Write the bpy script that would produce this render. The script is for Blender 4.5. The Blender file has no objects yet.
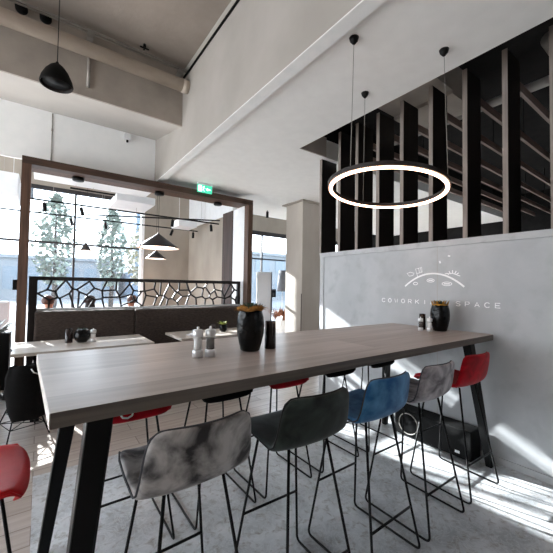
import bpy, bmesh, math, random
from mathutils import Vector, Matrix
random.seed(7)
PI = math.pi
scene = bpy.context.scene
COL = scene.collection

# ------------------------------------------------------------------ materials
def lin(c):
    r = []
    for v in c:
        v = v / 255.0
        r.append(v / 12.92 if v <= 0.04045 else ((v + 0.055) / 1.055) ** 2.4)
    return (r[0], r[1], r[2], 1.0)

def mat_new(name):
    m = bpy.data.materials.new(name); m.use_nodes = True
    nt = m.node_tree
    return m, nt, nt.nodes['Principled BSDF']

def mat(name, a, b=None, scale=(8, 8, 8), rough=0.6, metal=0.0, detail=4, lo=0.35, hi=0.65, bump=0.0,
        bscale=60, spec=0.5, coat=0.0, trans=0.0, distort=0.0, sheen=0.0, alpha=1.0, ior=1.45):
    """procedural two-tone noise material in object space"""
    m, nt, p = mat_new(name)
    b = b or tuple(min(255, v * 0.9) for v in a)
    tc = nt.nodes.new('ShaderNodeTexCoord'); mp = nt.nodes.new('ShaderNodeMapping')
    mp.inputs['Scale'].default_value = scale
    nz = nt.nodes.new('ShaderNodeTexNoise'); nz.inputs['Scale'].default_value = 1.0
    nz.inputs['Detail'].default_value = detail; nz.inputs['Distortion'].default_value = distort
    cr = nt.nodes.new('ShaderNodeValToRGB')
    cr.color_ramp.elements[0].position = lo; cr.color_ramp.elements[1].position = hi
    cr.color_ramp.elements[0].color = lin(a); cr.color_ramp.elements[1].color = lin(b)
    L = nt.links
    L.new(tc.outputs['Object'], mp.inputs['Vector']); L.new(mp.outputs['Vector'], nz.inputs['Vector'])
    L.new(nz.outputs['Fac'], cr.inputs['Fac']); L.new(cr.outputs['Color'], p.inputs['Base Color'])
    p.inputs['Roughness'].default_value = rough; p.inputs['Metallic'].default_value = metal
    p.inputs['Specular IOR Level'].default_value = spec
    p.inputs['Coat Weight'].default_value = coat
    p.inputs['Transmission Weight'].default_value = trans
    p.inputs['Sheen Weight'].default_value = sheen
    p.inputs['IOR'].default_value = ior
    p.inputs['Alpha'].default_value = alpha
    if bump:
        n2 = nt.nodes.new('ShaderNodeTexNoise'); n2.inputs['Scale'].default_value = bscale
        n2.inputs['Detail'].default_value = 3
        bp = nt.nodes.new('ShaderNodeBump'); bp.inputs['Strength'].default_value = bump
        bp.inputs['Distance'].default_value = 0.01
        L.new(tc.outputs['Object'], n2.inputs['Vector']); L.new(n2.outputs['Fac'], bp.inputs['Height'])
        L.new(bp.outputs['Normal'], p.inputs['Normal'])
    return m

def emit(name, c, s):
    m, nt, p = mat_new(name)
    p.inputs['Base Color'].default_value = lin(c)
    p.inputs['Emission Color'].default_value = lin(c); p.inputs['Emission Strength'].default_value = s
    return m

def wood_planks(name, a, b, seam, plank_w, plank_l, rough, along='X', streak=(1.2, 22), seamw=0.012, coat=0.0, bumpd=0.15, off=0.0):
    m, nt, p = mat_new(name); L = nt.links
    tc = nt.nodes.new('ShaderNodeTexCoord'); mp = nt.nodes.new('ShaderNodeMapping')
    if along == 'Y': mp.inputs['Rotation'].default_value = (0, 0, PI / 2)
    mp.inputs['Location'].default_value = (0, off, 0)
    L.new(tc.outputs['Object'], mp.inputs['Vector'])
    br = nt.nodes.new('ShaderNodeTexBrick')
    br.inputs['Scale'].default_value = 1.0
    br.inputs['Brick Width'].default_value = plank_l; br.inputs['Row Height'].default_value = plank_w
    br.inputs['Mortar Size'].default_value = seamw * plank_w * 2; br.inputs['Mortar Smooth'].default_value = 0.1
    br.inputs['Color1'].default_value = (0.0, 0, 0, 1); br.inputs['Color2'].default_value = (1, 1, 1, 1)
    br.inputs['Mortar'].default_value = (0.5, 0.5, 0.5, 1)
    L.new(mp.outputs['Vector'], br.inputs['Vector'])
    m2 = nt.nodes.new('ShaderNodeMapping'); m2.inputs['Scale'].default_value = (streak[0], streak[1], streak[1])
    L.new(mp.outputs['Vector'], m2.inputs['Vector'])
    nz = nt.nodes.new('ShaderNodeTexNoise'); nz.inputs['Scale'].default_value = 1.0; nz.inputs['Detail'].default_value = 6
    nz.inputs['Roughness'].default_value = 0.62
    L.new(m2.outputs['Vector'], nz.inputs['Vector'])
    cr = nt.nodes.new('ShaderNodeValToRGB')
    cr.color_ramp.elements[0].position = 0.33; cr.color_ramp.elements[1].position = 0.67
    cr.color_ramp.elements[0].color = lin(a); cr.color_ramp.elements[1].color = lin(b)
    mx0 = nt.nodes.new('ShaderNodeMix'); mx0.data_type = 'FLOAT'; mx0.inputs[0].default_value = 0.22
    L.new(nz.outputs['Fac'], mx0.inputs[2]); L.new(br.outputs['Color'], mx0.inputs[3])
    L.new(mx0.outputs[0], cr.inputs['Fac'])
    mx = nt.nodes.new('ShaderNodeMix'); mx.data_type = 'RGBA'
    L.new(br.outputs['Fac'], mx.inputs[0]); L.new(cr.outputs['Color'], mx.inputs[6]); mx.inputs[7].default_value = lin(seam)
    L.new(mx.outputs[2], p.inputs['Base Color'])
    p.inputs['Roughness'].default_value = rough; p.inputs['Coat Weight'].default_value = coat
    p.inputs['Coat Roughness'].default_value = 0.15
    bp = nt.nodes.new('ShaderNodeBump'); bp.inputs['Strength'].default_value = bumpd; bp.inputs['Distance'].default_value = 0.003
    L.new(nz.outputs['Fac'], bp.inputs['Height']); L.new(bp.outputs['Normal'], p.inputs['Normal'])
    return m

M = {}
M['ceil'] = mat('ceiling_paint', (242, 241, 238), (238, 237, 234), rough=0.9)
M['bulk'] = mat('bulkhead_paint', (248, 249, 249), (244, 246, 246), rough=0.9)
M['beam_tan'] = mat('raw_concrete_tan', (178, 169, 159), (162, 154, 145), scale=(3, 3, 3), rough=0.9, detail=8, bump=0.15, bscale=25)
M['high'] = mat('raw_ceiling', (156, 146, 137), (138, 129, 121), scale=(1.6, 1.6, 1.6), rough=0.95, detail=9, bump=0.3, bscale=14)
M['beam_grey'] = mat('grey_beam_paint', (178, 173, 167), (166, 161, 154), scale=(1.4, 1.4, 1.4), rough=0.9, detail=5)
M['soffit'] = mat('beam_soffit', (200, 197, 192), (192, 188, 183), scale=(1.4, 1.4, 1.4), rough=0.9)
M['strip'] = mat('beam_strip', (240, 240, 238), (232, 233, 232), rough=0.8)
M['beige'] = mat('beige_wall', (166, 158, 147), (150, 142, 132), scale=(2, 2, 1), rough=0.85, detail=7)
M['col'] = mat('column_plaster', (205, 197, 188), (193, 184, 174), scale=(3, 3, 1), rough=0.85, detail=5)
M['white'] = mat('white_paint', (236, 238, 240), (230, 232, 234), rough=0.6)
M['raft'] = mat('white_raft', (238, 240, 242), (232, 235, 238), rough=0.7)
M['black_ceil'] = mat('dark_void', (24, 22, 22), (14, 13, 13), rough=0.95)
M['fin'] = wood_planks('fin_wood', (46, 36, 33), (30, 23, 21), (24, 20, 18), 5, 50, 0.55, along='X', streak=(30, 30))
M['fin_edge'] = mat('fin_edge', (150, 139, 131), (122, 112, 106), scale=(30, 30, 2), rough=0.6)
M['batten'] = mat('batten_wood', (150, 132, 124), (128, 110, 102), scale=(1, 30, 30), rough=0.6)
M['frame_wood'] = mat('portal_wood', (102, 76, 61), (74, 54, 43), scale=(25, 25, 1.6), rough=0.55, detail=7)
M['frame_top'] = mat('portal_wood_beam', (84, 62, 50), (58, 43, 35), scale=(1.6, 25, 25), rough=0.55, detail=7)
M['dark_wood'] = mat('dark_post_wood', (74, 58, 52), (52, 40, 36), scale=(25, 25, 1.6), rough=0.6)
M['black'] = mat('black_metal', (6, 6, 7), (9, 9, 10), rough=0.45, spec=0.25)
M['blackmatte'] = mat('matte_black', (9, 9, 9), (6, 6, 6), rough=0.7, spec=0.2)
M['steel_leg'] = mat('black_table_steel', (7, 8, 8), (11, 11, 12), rough=0.5, spec=0.25)
M['chrome'] = mat('brushed_steel', (240, 241, 243), (228, 230, 232), rough=0.3, metal=0.55)
M['galv'] = mat('galvanised_conduit', (176, 172, 166), (150, 146, 141), rough=0.5, metal=0.4)
M['pipe'] = mat('insulated_pipe', (196, 185, 172), (180, 168, 155), scale=(3, 8, 8), rough=0.75, bump=0.1)
M['table'] = wood_planks('table_laminate', (166, 155, 149), (198, 187, 181), (160, 149, 143), 0.34, 3.6, 0.44, streak=(1.0, 20), seamw=0.004, coat=0.15, bumpd=0.05)
M['table_edge'] = mat('table_edge', (122, 114, 107), (94, 88, 83), scale=(1.5, 40, 40), rough=0.5, detail=6)
M['lounge_top'] = wood_planks('lounge_laminate', (196, 186, 176), (222, 214, 206), (190, 180, 170), 0.5, 4, 0.35, streak=(1.2, 20), seamw=0.003, coat=0.2, bumpd=0.05)
M['sofa'] = mat('sofa_fabric', (78, 66, 59), (48, 40, 37), scale=(25, 25, 110), rough=0.95, detail=3, bump=0.4, bscale=150, sheen=0.1)
M['floor_wood'] = wood_planks('floor_planks', (172, 158, 148), (206, 196, 188), (138, 124, 115), 0.18, 1.6, 0.35, along='X', streak=(1.4, 24), seamw=0.012, coat=0.15)
M['lattice'] = mat('lattice_metal', (34, 30, 30), (26, 23, 23), rough=0.5)
M['winframe'] = mat('window_frame_dark', (52, 50, 52), (44, 42, 44), rough=0.5)
M['winjamb'] = mat('window_jamb_white', (244, 245, 247), (238, 240, 243), rough=0.5)
M['red'] = mat('red_velvet', (196, 4, 30), (140, 2, 18), scale=(9, 9, 9), rough=0.75, sheen=0.1, spec=0.2, bump=0.08, distort=1.0)
M['red_leather'] = mat('red_leather', (236, 38, 44), (214, 26, 34), scale=(5, 5, 5), rough=0.5, spec=0.3, bump=0.1, bscale=30)
M['greyv'] = mat('marbled_grey_velvet', (56, 54, 56), (200, 197, 196), scale=(8.5, 8.5, 8.5), rough=0.65, sheen=0.15, spec=0.3, detail=8, lo=0.40, hi=0.62, distort=0.5)
M['greyv2'] = mat('marbled_lilac_grey_velvet', (112, 107, 112), (198, 192, 196), scale=(11, 11, 11), rough=0.65, sheen=0.15, spec=0.3, detail=6, lo=0.38, hi=0.64, distort=0.6)
M['green'] = mat('dark_green_velvet', (22, 30, 28), (62, 72, 68), scale=(7, 7, 7), rough=0.65, sheen=0.15, spec=0.3, detail=6, distort=0.6, lo=0.4, hi=0.68)
M['blue'] = mat('blue_velvet', (26, 92, 148), (92, 154, 202), scale=(8, 8, 8), rough=0.65, sheen=0.15, spec=0.3, detail=6, distort=0.6, lo=0.4, hi=0.66)
M['blackfab'] = mat('black_fabric', (9, 9, 10), (15, 14, 14), scale=(30, 30, 30), rough=0.9, spec=0.2)
M['pipinglight'] = mat('piping_grey', (64, 66, 72), rough=0.6)
M['pipingdark'] = mat('piping_dark', (20, 21, 22), rough=0.6)
M['ceramic'] = mat('black_glazed_ceramic', (3, 4, 5), (5, 6, 7), rough=0.22, spec=0.3, bump=0.8, bscale=22)
M['gold'] = mat('gold_paint', (186, 142, 60), (150, 108, 40), rough=0.35, metal=0.6)
M['moss'] = mat('orange_moss', (176, 122, 52), (120, 80, 36), scale=(80, 80, 80), rough=0.95)
M['leaf'] = mat('succulent_leaf', (58, 78, 58), (34, 50, 38), scale=(30, 30, 30), rough=0.6)
M['leafy'] = mat('yellow_green_leaf', (170, 170, 84), (110, 130, 60), scale=(30, 30, 30), rough=0.6)
M['acryl'] = mat('clear_acrylic', (245, 248, 250), (240, 244, 248), rough=0.05, alpha=0.14)
M['salt'] = mat('white_salt', (244, 244, 242), (232, 232, 230), scale=(200, 200, 200), rough=0.9)
M['pepper'] = mat('black_peppercorns', (34, 28, 28), (60, 52, 50), scale=(200, 200, 200), rough=0.9)
M['amber'] = mat('smoked_glass', (62, 46, 46), (44, 32, 32), rough=0.08, trans=0.55)
M['wax'] = mat('candle_wax', (190, 172, 168), (170, 150, 146), rough=0.7)
M['logo'] = mat('white_vinyl', (250, 250, 250), (246, 246, 246), rough=0.5)
M['led'] = emit('warm_led', (255, 206, 172), 5.0)
M['bulb'] = emit('lamp_glow', (255, 226, 208), 2.2)
M['shade_in'] = mat('shade_inner_white', (244, 232, 224), (240, 226, 218), rough=0.6)
M['conedark'] = mat('bronze_black_shade', (48, 40, 38), (34, 29, 28), rough=0.45)
M['exit_g'] = emit('exit_green', (70, 205, 165), 0.42)
M['exit_w'] = emit('exit_white', (235, 255, 250), 0.8)
M['skin'] = mat('skin', (205, 150, 125), (190, 135, 112), rough=0.55)
M['hair_b'] = mat('auburn_hair', (92, 50, 36), (60, 32, 24), scale=(60, 60, 10), rough=0.5)
M['hair_d'] = mat('dark_hair', (26, 20, 20), (38, 30, 28), scale=(60, 60, 10), rough=0.45)
M['cloth1'] = mat('grey_cloth', (90, 90, 96), (70, 70, 76), rough=0.9)
M['cloth2'] = mat('navy_cloth', (34, 38, 52), (26, 29, 40), rough=0.9)
M['treeleaf'] = mat('outdoor_leaves', (128, 138, 126), (98, 112, 102), scale=(3, 3, 3), rough=0.8)
M['treeleaf2'] = mat('autumn_leaves', (158, 150, 128), (126, 126, 106), scale=(3, 3, 3), rough=0.8)
M['bark'] = mat('bark', (70, 62, 56), (52, 46, 42), scale=(10, 10, 2), rough=0.9)
M['outground'] = mat('grey_paving', (104, 106, 108), (92, 95, 97), scale=(0.5, 0.5, 0.5), rough=0.9)
M['facade'] = mat('blue_grey_facade', (88, 104, 120), (80, 96, 112), rough=0.8)
M['facade_w'] = mat('grey_facade', (112, 118, 122), (102, 108, 113), rough=0.8)
M['facade_g'] = mat('facade_glass', (96, 108, 118), (84, 98, 108), rough=0.3)
M['hill'] = mat('far_hills', (74, 88, 94), (64, 78, 85), scale=(0.05, 0.05, 0.05), rough=1)
M['asphalt'] = mat('asphalt', (66, 68, 72), (56, 58, 62), scale=(2, 2, 2), rough=0.9)
M['redplant'] = mat('russet_grass', (156, 98, 70), (104, 66, 48), scale=(20, 20, 20), rough=0.9)
M['screen'] = mat('dark_screen', (24, 26, 30), rough=0.2)
M['greyshade'] = mat('grey_lamp_shade', (128, 130, 136), (116, 118, 124), rough=0.8)
M['greypanel'] = mat('grey_acoustic_panel', (188, 190, 194), (172, 174, 180), scale=(60, 60, 60), rough=0.9)
M['silver_leaf'] = mat('silver_foliage', (150, 158, 160), (96, 106, 106), scale=(20, 20, 20), rough=0.7)

# concrete board wall
def concrete(name, a, b, c, s=1.3, rough=0.5, panel=None, bump=0.06, veins=False):
    m, nt, p = mat_new(name); L = nt.links
    tc = nt.nodes.new('ShaderNodeTexCoord')
    n1 = nt.nodes.new('ShaderNodeTexNoise'); n1.inputs['Scale'].default_value = s; n1.inputs['Detail'].default_value = 9; n1.inputs['Roughness'].default_value = 0.6
    n2 = nt.nodes.new('ShaderNodeTexNoise'); n2.inputs['Scale'].default_value = s * 6; n2.inputs['Detail'].default_value = 8
    n2.inputs['Distortion'].default_value = 0.8 if veins else 0.0
    L.new(tc.outputs['Object'], n1.inputs['Vector']); L.new(tc.outputs['Object'], n2.inputs['Vector'])
    r1 = nt.nodes.new('ShaderNodeValToRGB'); r1.color_ramp.elements[0].position = 0.35; r1.color_ramp.elements[1].position = 0.65
    r1.color_ramp.elements[0].color = lin(a); r1.color_ramp.elements[1].color = lin(b)
    L.new(n1.outputs['Fac'], r1.inputs['Fac'])
    r2 = nt.nodes.new('ShaderNodeValToRGB'); r2.color_ramp.elements[0].position = 0.52; r2.color_ramp.elements[1].position = 0.72
    r2.color_ramp.elements[0].color = (0, 0, 0, 1); r2.color_ramp.elements[1].color = (1, 1, 1, 1)
    L.new(n2.outputs['Fac'], r2.inputs['Fac'])
    mx = nt.nodes.new('ShaderNodeMix'); mx.data_type = 'RGBA'
    L.new(r2.outputs['Color'], mx.inputs[0]); L.new(r1.outputs['Color'], mx.inputs[6]); mx.inputs[7].default_value = lin(c)
    out = mx.outputs[2]
    if veins:
        n3 = nt.nodes.new('ShaderNodeTexNoise'); n3.inputs['Scale'].default_value = s * 2.4; n3.inputs['Detail'].default_value = 10
        n3.inputs['Distortion'].default_value = 2.2; n3.inputs['Roughness'].default_value = 0.7
        L.new(tc.outputs['Object'], n3.inputs['Vector'])
        r3 = nt.nodes.new('ShaderNodeValToRGB')
        e = r3.color_ramp.elements; e[0].position = 0.46; e[0].color = (0, 0, 0, 1); e[1].position = 0.54; e[1].color = (0, 0, 0, 1)
        k = e.new(0.5); k.color = (0.55, 0.55, 0.55, 1)
        L.new(n3.outputs['Fac'], r3.inputs['Fac'])
        m3 = nt.nodes.new('ShaderNodeMix'); m3.data_type = 'RGBA'
        L.new(r3.outputs['Color'], m3.inputs[0]); L.new(out, m3.inputs[6]); m3.inputs[7].default_value = lin((222, 226, 228))
        out = m3.outputs[2]
    L.new(out, p.inputs['Base Color'])
    p.inputs['Roughness'].default_value = rough
    bp = nt.nodes.new('ShaderNodeBump'); bp.inputs['Strength'].default_value = bump; bp.inputs['Distance'].default_value = 0.01
    L.new(n2.outputs['Fac'], bp.inputs['Height']); L.new(bp.outputs['Normal'], p.inputs['Normal'])
    return m
M['concrete'] = concrete('concrete_board', (158, 161, 164), (180, 182, 184), (162, 164, 166), s=1.1, rough=0.5)
M['cap'] = concrete('concrete_cap', (170, 172, 174), (186, 187, 189), (162, 164, 166), s=2, rough=0.55)
M['floor_stone'] = concrete('stone_tile', (166, 171, 175), (218, 221, 224), (150, 146, 142), s=3.4, rough=0.3, bump=0.12, veins=True)

# ------------------------------------------------------------------ mesh helpers
def TM(loc=(0, 0, 0), rot=None, sc=(1, 1, 1)):
    m = Matrix.Translation(Vector(loc))
    if rot is not None:
        m = m @ (rot if isinstance(rot, Matrix) else (Matrix.Rotation(rot[2], 4, 'Z') @ Matrix.Rotation(rot[1], 4, 'Y') @ Matrix.Rotation(rot[0], 4, 'X')))
    return m @ Matrix.Diagonal((sc[0], sc[1], sc[2], 1))

class MB:
    def __init__(s): s.bm = bmesh.new(); s.mi = 0
    def _mark(s, verts):
        if s.mi:
            for f in {f for v in verts for f in v.link_faces}: f.material_index = s.mi
    def box(s, x0, x1, y0, y1, z0, z1, bev=0.0):
        r = bmesh.ops.create_cube(s.bm, size=1, matrix=TM(((x0 + x1) / 2, (y0 + y1) / 2, (z0 + z1) / 2), None, (x1 - x0, y1 - y0, z1 - z0)))
        vs = r['verts']; s._mark(vs)
        if bev:
            es = list({e for v in vs for e in v.link_edges})
            bmesh.ops.bevel(s.bm, geom=es, offset=bev, segments=2, profile=0.5, affect='EDGES')
        return s
    def prism(s, pts, z0, z1, axis='Z'):
        """polygon pts extruded along axis; axis Z: (x,y); X: (y,z); Y: (x,z)"""
        def P(a, b, c): return {'Z': (a, b, c), 'X': (c, a, b), 'Y': (a, c, b)}[axis]
        lo = [s.bm.verts.new(P(a, b, z0)) for a, b in pts]; hi = [s.bm.verts.new(P(a, b, z1)) for a, b in pts]
        n = len(pts); fs = [s.bm.faces.new(lo), s.bm.faces.new(hi)]
        for i in range(n): fs.append(s.bm.faces.new((lo[i], lo[(i + 1) % n], hi[(i + 1) % n], hi[i])))
        bmesh.ops.recalc_face_normals(s.bm, faces=fs)
        for f in fs: f.material_index = s.mi
        return s
    def tube(s, pts, r, seg=8, closed=False, radii=None):
        pts = [Vector(p) for p in pts]; n = len(pts); rings = []
        prev = None
        for i, p in enumerate(pts):
            if closed: t = (pts[(i + 1) % n] - pts[i - 1])
            else: t = pts[min(i + 1, n - 1)] - pts[max(i - 1, 0)]
            t.normalize()
            if prev is None:
                up = Vector((0, 0, 1)) if abs(t.z) < 0.9 else Vector((1, 0, 0))
                a = t.cross(up).normalized()
            else:
                a = (prev - t * prev.dot(t)).normalized()
            prev = a; b = t.cross(a)
            rr = radii[i] if radii else r
            rings.append([s.bm.verts.new(p + (a * math.cos(2 * PI * k / seg) + b * math.sin(2 * PI * k / seg)) * rr) for k in range(seg)])
        fs = []
        for i in range(n if closed else n - 1):
            A = rings[i]; B = rings[(i + 1) % n]
            for k in range(seg): fs.append(s.bm.faces.new((A[k], A[(k + 1) % seg], B[(k + 1) % seg], B[k])))
        if not closed: fs += [s.bm.faces.new(rings[0][::-1]), s.bm.faces.new(rings[-1])]
        for f in fs: f.material_index = s.mi; f.smooth = True
        bmesh.ops.recalc_face_normals(s.bm, faces=fs)
        return s
    def lathe(s, prof, c=(0, 0, 0), seg=24, mod=None, cap=True):
        c = Vector(c); rings = []
        for (r, z) in prof:
            ring = []
            for k in range(seg):
                a = 2 * PI * k / seg; rr = r * (mod(a, z) if mod else 1)
                ring.append(s.bm.verts.new(c + Vector((rr * math.cos(a), rr * math.sin(a), z))))
            rings.append(ring)
        fs = []
        for A, B in zip(rings, rings[1:]):
            for k in range(seg): fs.append(s.bm.faces.new((A[k], A[(k + 1) % seg], B[(k + 1) % seg], B[k])))
        if cap: fs += [s.bm.faces.new(rings[0][::-1]), s.bm.faces.new(rings[-1])]
        for f in fs: f.material_index = s.mi; f.smooth = True
        return s
    def ball(s, c, r, sc=(1, 1, 1), sub=2, jit=0.0, rot=None):
        q = bmesh.ops.create_icosphere(s.bm, subdivisions=sub, radius=r, matrix=TM(c, rot, sc))
        for v in q['verts']:
            if jit: v.co += Vector((random.uniform(-1, 1), random.uniform(-1, 1), random.uniform(-1, 1))) * jit
        for f in {f for v in q['verts'] for f in v.link_faces}: f.smooth = True; f.material_index = s.mi
        return s
    def leaf(s, base, d, L, w, th=0.004, droop=0.0):
        d = Vector(d).normalized(); up = Vector((0, 0, 1))
        side = d.cross(up); side = side.normalized() if side.length > 1e-3 else Vector((1, 0, 0))
        n = side.cross(d); base = Vector(base); prev = None; fs = []
        for t, k in ((0, 0.35), (0.35, 1), (0.7, 0.8), (1, 0.06)):
            p = base + d * L * t - up * droop * t * t
            q = [s.bm.verts.new(p + side * w * k / 2), s.bm.verts.new(p + n * th * (1 - t * 0.7)), s.bm.verts.new(p - side * w * k / 2), s.bm.verts.new(p - n * th * (1 - t * 0.7))]
            if prev:
                for i in range(4): fs.append(s.bm.faces.new((prev[i], prev[(i + 1) % 4], q[(i + 1) % 4], q[i])))
            else: fs.append(s.bm.faces.new(q[::-1]))
            prev = q
        fs.append(s.bm.faces.new(prev))
        for f in fs: f.material_index = s.mi
        return s
    def build(s, name, material, parent=None, loc=(0, 0, 0)):
        me = bpy.data.meshes.new(name); s.bm.to_mesh(me); s.bm.free()
        for m in (material if isinstance(material, (list, tuple)) else [material]): me.materials.append(m)
        o = bpy.data.objects.new(name, me); COL.objects.link(o); o.location = loc
        if parent is not None: o.parent = parent
        return o

def tag(o, label=None, cat=None, group=None, kind=None):
    if label: o['label'] = label
    if cat: o['category'] = cat
    if group: o['group'] = group
    if kind: o['kind'] = kind
    return o
def thing(name, label, cat, loc=(0, 0, 0), rz=0, group=None):
    o = bpy.data.objects.new(name, None); COL.objects.link(o); o.location = loc; o.rotation_euler = (0, 0, rz)
    o.empty_display_size = 0.1
    return tag(o, label, cat, group)
def struct(name, mb, m, label=None): 
    o = mb.build(name, m); tag(o, label, None, None, 'structure'); return o
def copy_tree(o, parent=None):
    c = o.copy(); COL.objects.link(c)
    if parent is not None: c.parent = parent
    for ch in list(o.children): copy_tree(ch, c)
    return c
def place(proto, first, loc, rz, label, group):
    o = proto if first else copy_tree(proto)
    o.location = loc; o.rotation_euler = (0, 0, rz); o.scale = (1, 1, 1); tag(o, label, None, group)
    return o

# ------------------------------------------------------------------ room shell
XW = 3.235          # face of the concrete wall
mb = MB()
mb.box(-5.0, 0.0, -3.5, 9.0, -0.1, 0.0); mb.box(0.0, 10.0, 3.15, 9.0, -0.1, 0.0)
mb.mi = 1; mb.box(0.0, 10.0, -3.5, 3.15, -0.1, 0.0)
struct('floor', mb, [M['floor_wood'], M['floor_stone']], 'pale plank floor with a mottled grey stone tile area under the high table')

struct('ceiling', MB().box(1.70, 2.75, -3.5, 5.95, 3.34, 3.60).box(2.75, 10.0, 3.31, 5.95, 3.34, 3.60).box(3.5, 10.0, 5.95, 7.05, 3.34, 3.60), M['ceil'], 'smooth white lowered ceiling')
struct('ceiling', MB().box(-5.0, 1.6, -3.5, 4.6, 4.6, 4.75), M['high'], 'raw brownish upper ceiling above the pipe')
struct('ceiling', MB().box(-5.0, 10.0, 5.93, 9.2, 4.3, 4.45), M['bulk'], 'white ceiling of the window room')
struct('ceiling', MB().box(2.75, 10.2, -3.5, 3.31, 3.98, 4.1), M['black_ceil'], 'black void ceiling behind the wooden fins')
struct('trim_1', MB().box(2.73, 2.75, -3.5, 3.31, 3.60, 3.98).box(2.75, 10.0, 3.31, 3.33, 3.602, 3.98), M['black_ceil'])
struct('trim_2', MB().box(2.752, 3.235, 3.290, 3.308, 3.34, 3.62), M['beam_tan'])
# long grey beam along Y
struct('wall_beam', MB().box(1.59, 1.70, -3.5, 5.95, 3.305, 4.6), M['beam_grey'], 'long pale grey downstand beam')
struct('trim_3', MB().box(1.588, 1.702, -3.5, 5.95, 3.295, 3.305), M['strip'], 'bright underside strip of the long beam')
# cross beam carrying the pipe: sloping soffit
struct('wall_cross_beam', MB().prism([(4.57, 4.6), (4.57, 3.79), (4.6, 3.79), (4.6, 4.6)], -5.0, 1.59, 'X'), M['beam_tan'], 'tan concrete face of the cross beam')
struct('ceiling', MB().prism([(4.6, 3.79), (5.93, 4.07), (5.93, 4.2), (4.6, 3.92)], -5.0, 1.59, 'X'), M['soffit'], 'sloping grey soffit behind the cross beam')
struct('wall_bulkhead', MB().box(-5.0, 1.59, 5.93, 5.98, 3.28, 4.3).box(1.59, 3.5, 5.95, 6.0, 3.34, 4.3).box(3.5, 10.0, 7.05, 7.1, 3.34, 4.3), M['bulk'], 'white plastered bulkhead over the booth')

# concrete wall on the right with cap
struct('wall_right', MB().box(XW, 3.54, -3.5, 3.31, 0, 1.915), M['concrete'], 'grey concrete-look half-height wall')
mbx = MB().box(XW - 0.012, 3.56, -3.5, 3.39, 1.917, 1.975)
struct('trim_4', mbx, M['cap'], 'concrete cap on the half-height wall')
struct('trim_5', MB().box(XW - 0.01, 3.55, 3.312, 3.385, 0, 1.915), M['cap'], 'pale end post of the concrete wall')
struct('baseboard_right', MB().box(XW - 0.012, XW, -3.5, 3.31, 0.0, 0.055), M['cap'])
struct('trim_6', MB().box(XW - 0.0012, XW, 1.694, 1.697, 0.06, 1.917).box(XW - 0.0012, XW, 0.19, 0.193, 0.06, 1.917), M['beam_tan'], 'thin joints between the concrete boards')
# side of the room behind and left of the camera
struct('wall_front', MB().box(-5.0, XW, -3.7, -3.5, 0, 4.75), M['beam_tan'], 'wall behind the viewer')
struct('wall_left', MB().box(-5.2, -5.0, -3.7, 9.2, 3.2, 4.75).box(-5.2, -5.0, -3.7, 1.0, 0, 3.2).box(-5.2, -5.0, 4.6, 5.2, 0, 3.2).box(-5.2, -5.0, 8.8, 9.2, 0, 3.2), M['beam_tan'], 'side wall with openings to the left of the view')
# dark room behind the fins
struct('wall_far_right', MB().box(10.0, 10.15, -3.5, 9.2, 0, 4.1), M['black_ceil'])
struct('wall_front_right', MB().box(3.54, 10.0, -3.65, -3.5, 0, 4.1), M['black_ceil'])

# back wall and windows at y = 9
mb = MB()
mb.box(-5.0, 3.4, 9.0, 9.2, 3.70, 4.3); mb.box(2.19, 3.50, 9.0, 9.2, 0, 3.70)
mb.box(3.50, 10.0, 9.0, 9.2, 3.32, 4.3)
struct('wall_back', mb, M['beige'], 'beige back wall around the big windows')
struct('wall_partition', MB().box(3.42, 3.48, 6.82, 9.0, 0, 3.10), M['beige'], 'beige side wall beyond the booth')
struct('trim_7', MB().box(3.40, 3.50, 6.36, 9.0, 3.10, 4.3), M['white'], 'white boxed duct above the beige side wall')

def window(n, x0, x1, z1, mull, trans, head, label, jamb=None):
    w = MB()
    w.box(x0, x1, 9.02, 9.10, z1 - head, z1).box(x0, x1, 9.02, 9.10, 0, 0.06)
    for x in mull: w.box(x - 0.022, x + 0.022, 9.02, 9.10, 0.06, z1 - head)
    xs = [x0] + list(mull) + [x1]
    for z in trans:
        for a, b in zip(xs, xs[1:]): w.box(a + 0.022, b - 0.022, 9.03, 9.09, z - 0.022, z + 0.022)
    o = w.build('window_%d' % n, M['winframe']); tag(o, label, None, None, 'structure')
    if jamb: 
        j = MB().box(jamb[0], jamb[1], 8.98, 9.12, 0, z1).build('window_jamb', M['winjamb'], o)
        tag(j, 'bright white jamb')
    g, nt, p = mat_new('window_glass')
    tr = nt.nodes.new('ShaderNodeBsdfTransparent'); tr.inputs['Color'].default_value = (0.95, 0.98, 1, 1)
    mxs = nt.nodes.new('ShaderNodeMixShader'); mxs.inputs[0].default_value = 0.05
    p.inputs['Roughness'].default_value = 0.0; p.inputs['Base Color'].default_value = (0.9, 0.95, 1, 1)
    nt.links.new(tr.outputs[0], mxs.inputs[1]); nt.links.new(p.outputs[0], mxs.inputs[2])
    nt.links.new(mxs.outputs[0], nt.nodes['Material Output'].inputs['Surface'])
    MB().box(x0, x1, 9.058, 9.062, 0.06, z1 - head).build('window_pane', g, o)
    return o
window(1, -5.0, 2.11, 3.70, (-3.83, -2.345, -0.86, 0.625), (2.42,), 0.09, 'wide dark-framed window behind the booth', (2.11, 2.19))
window(2, 3.50, 10.0, 3.32, (4.6, 5.95, 7.3, 8.65), (2.40,), 0.13, 'dark-framed window seen beside the plaster column')

# column
struct('wall_column', MB().box(4.468, 4.99, 5.235, 5.80, 0, 3.34), M['col'], 'square plaster column reaching the ceiling')
struct('trim_8', MB().box(4.40, 5.06, 5.17, 5.88, 3.315, 3.338), M['beam_tan'], 'tan slab standing in for the recess shadow at the column head')  # shade of the thin recess put in as a darker tan slab
struct('trim_9', MB().box(4.462, 4.468, 5.236, 5.25, 0, 1.35), M['blackmatte'], 'dark corner guard on the column')

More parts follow.
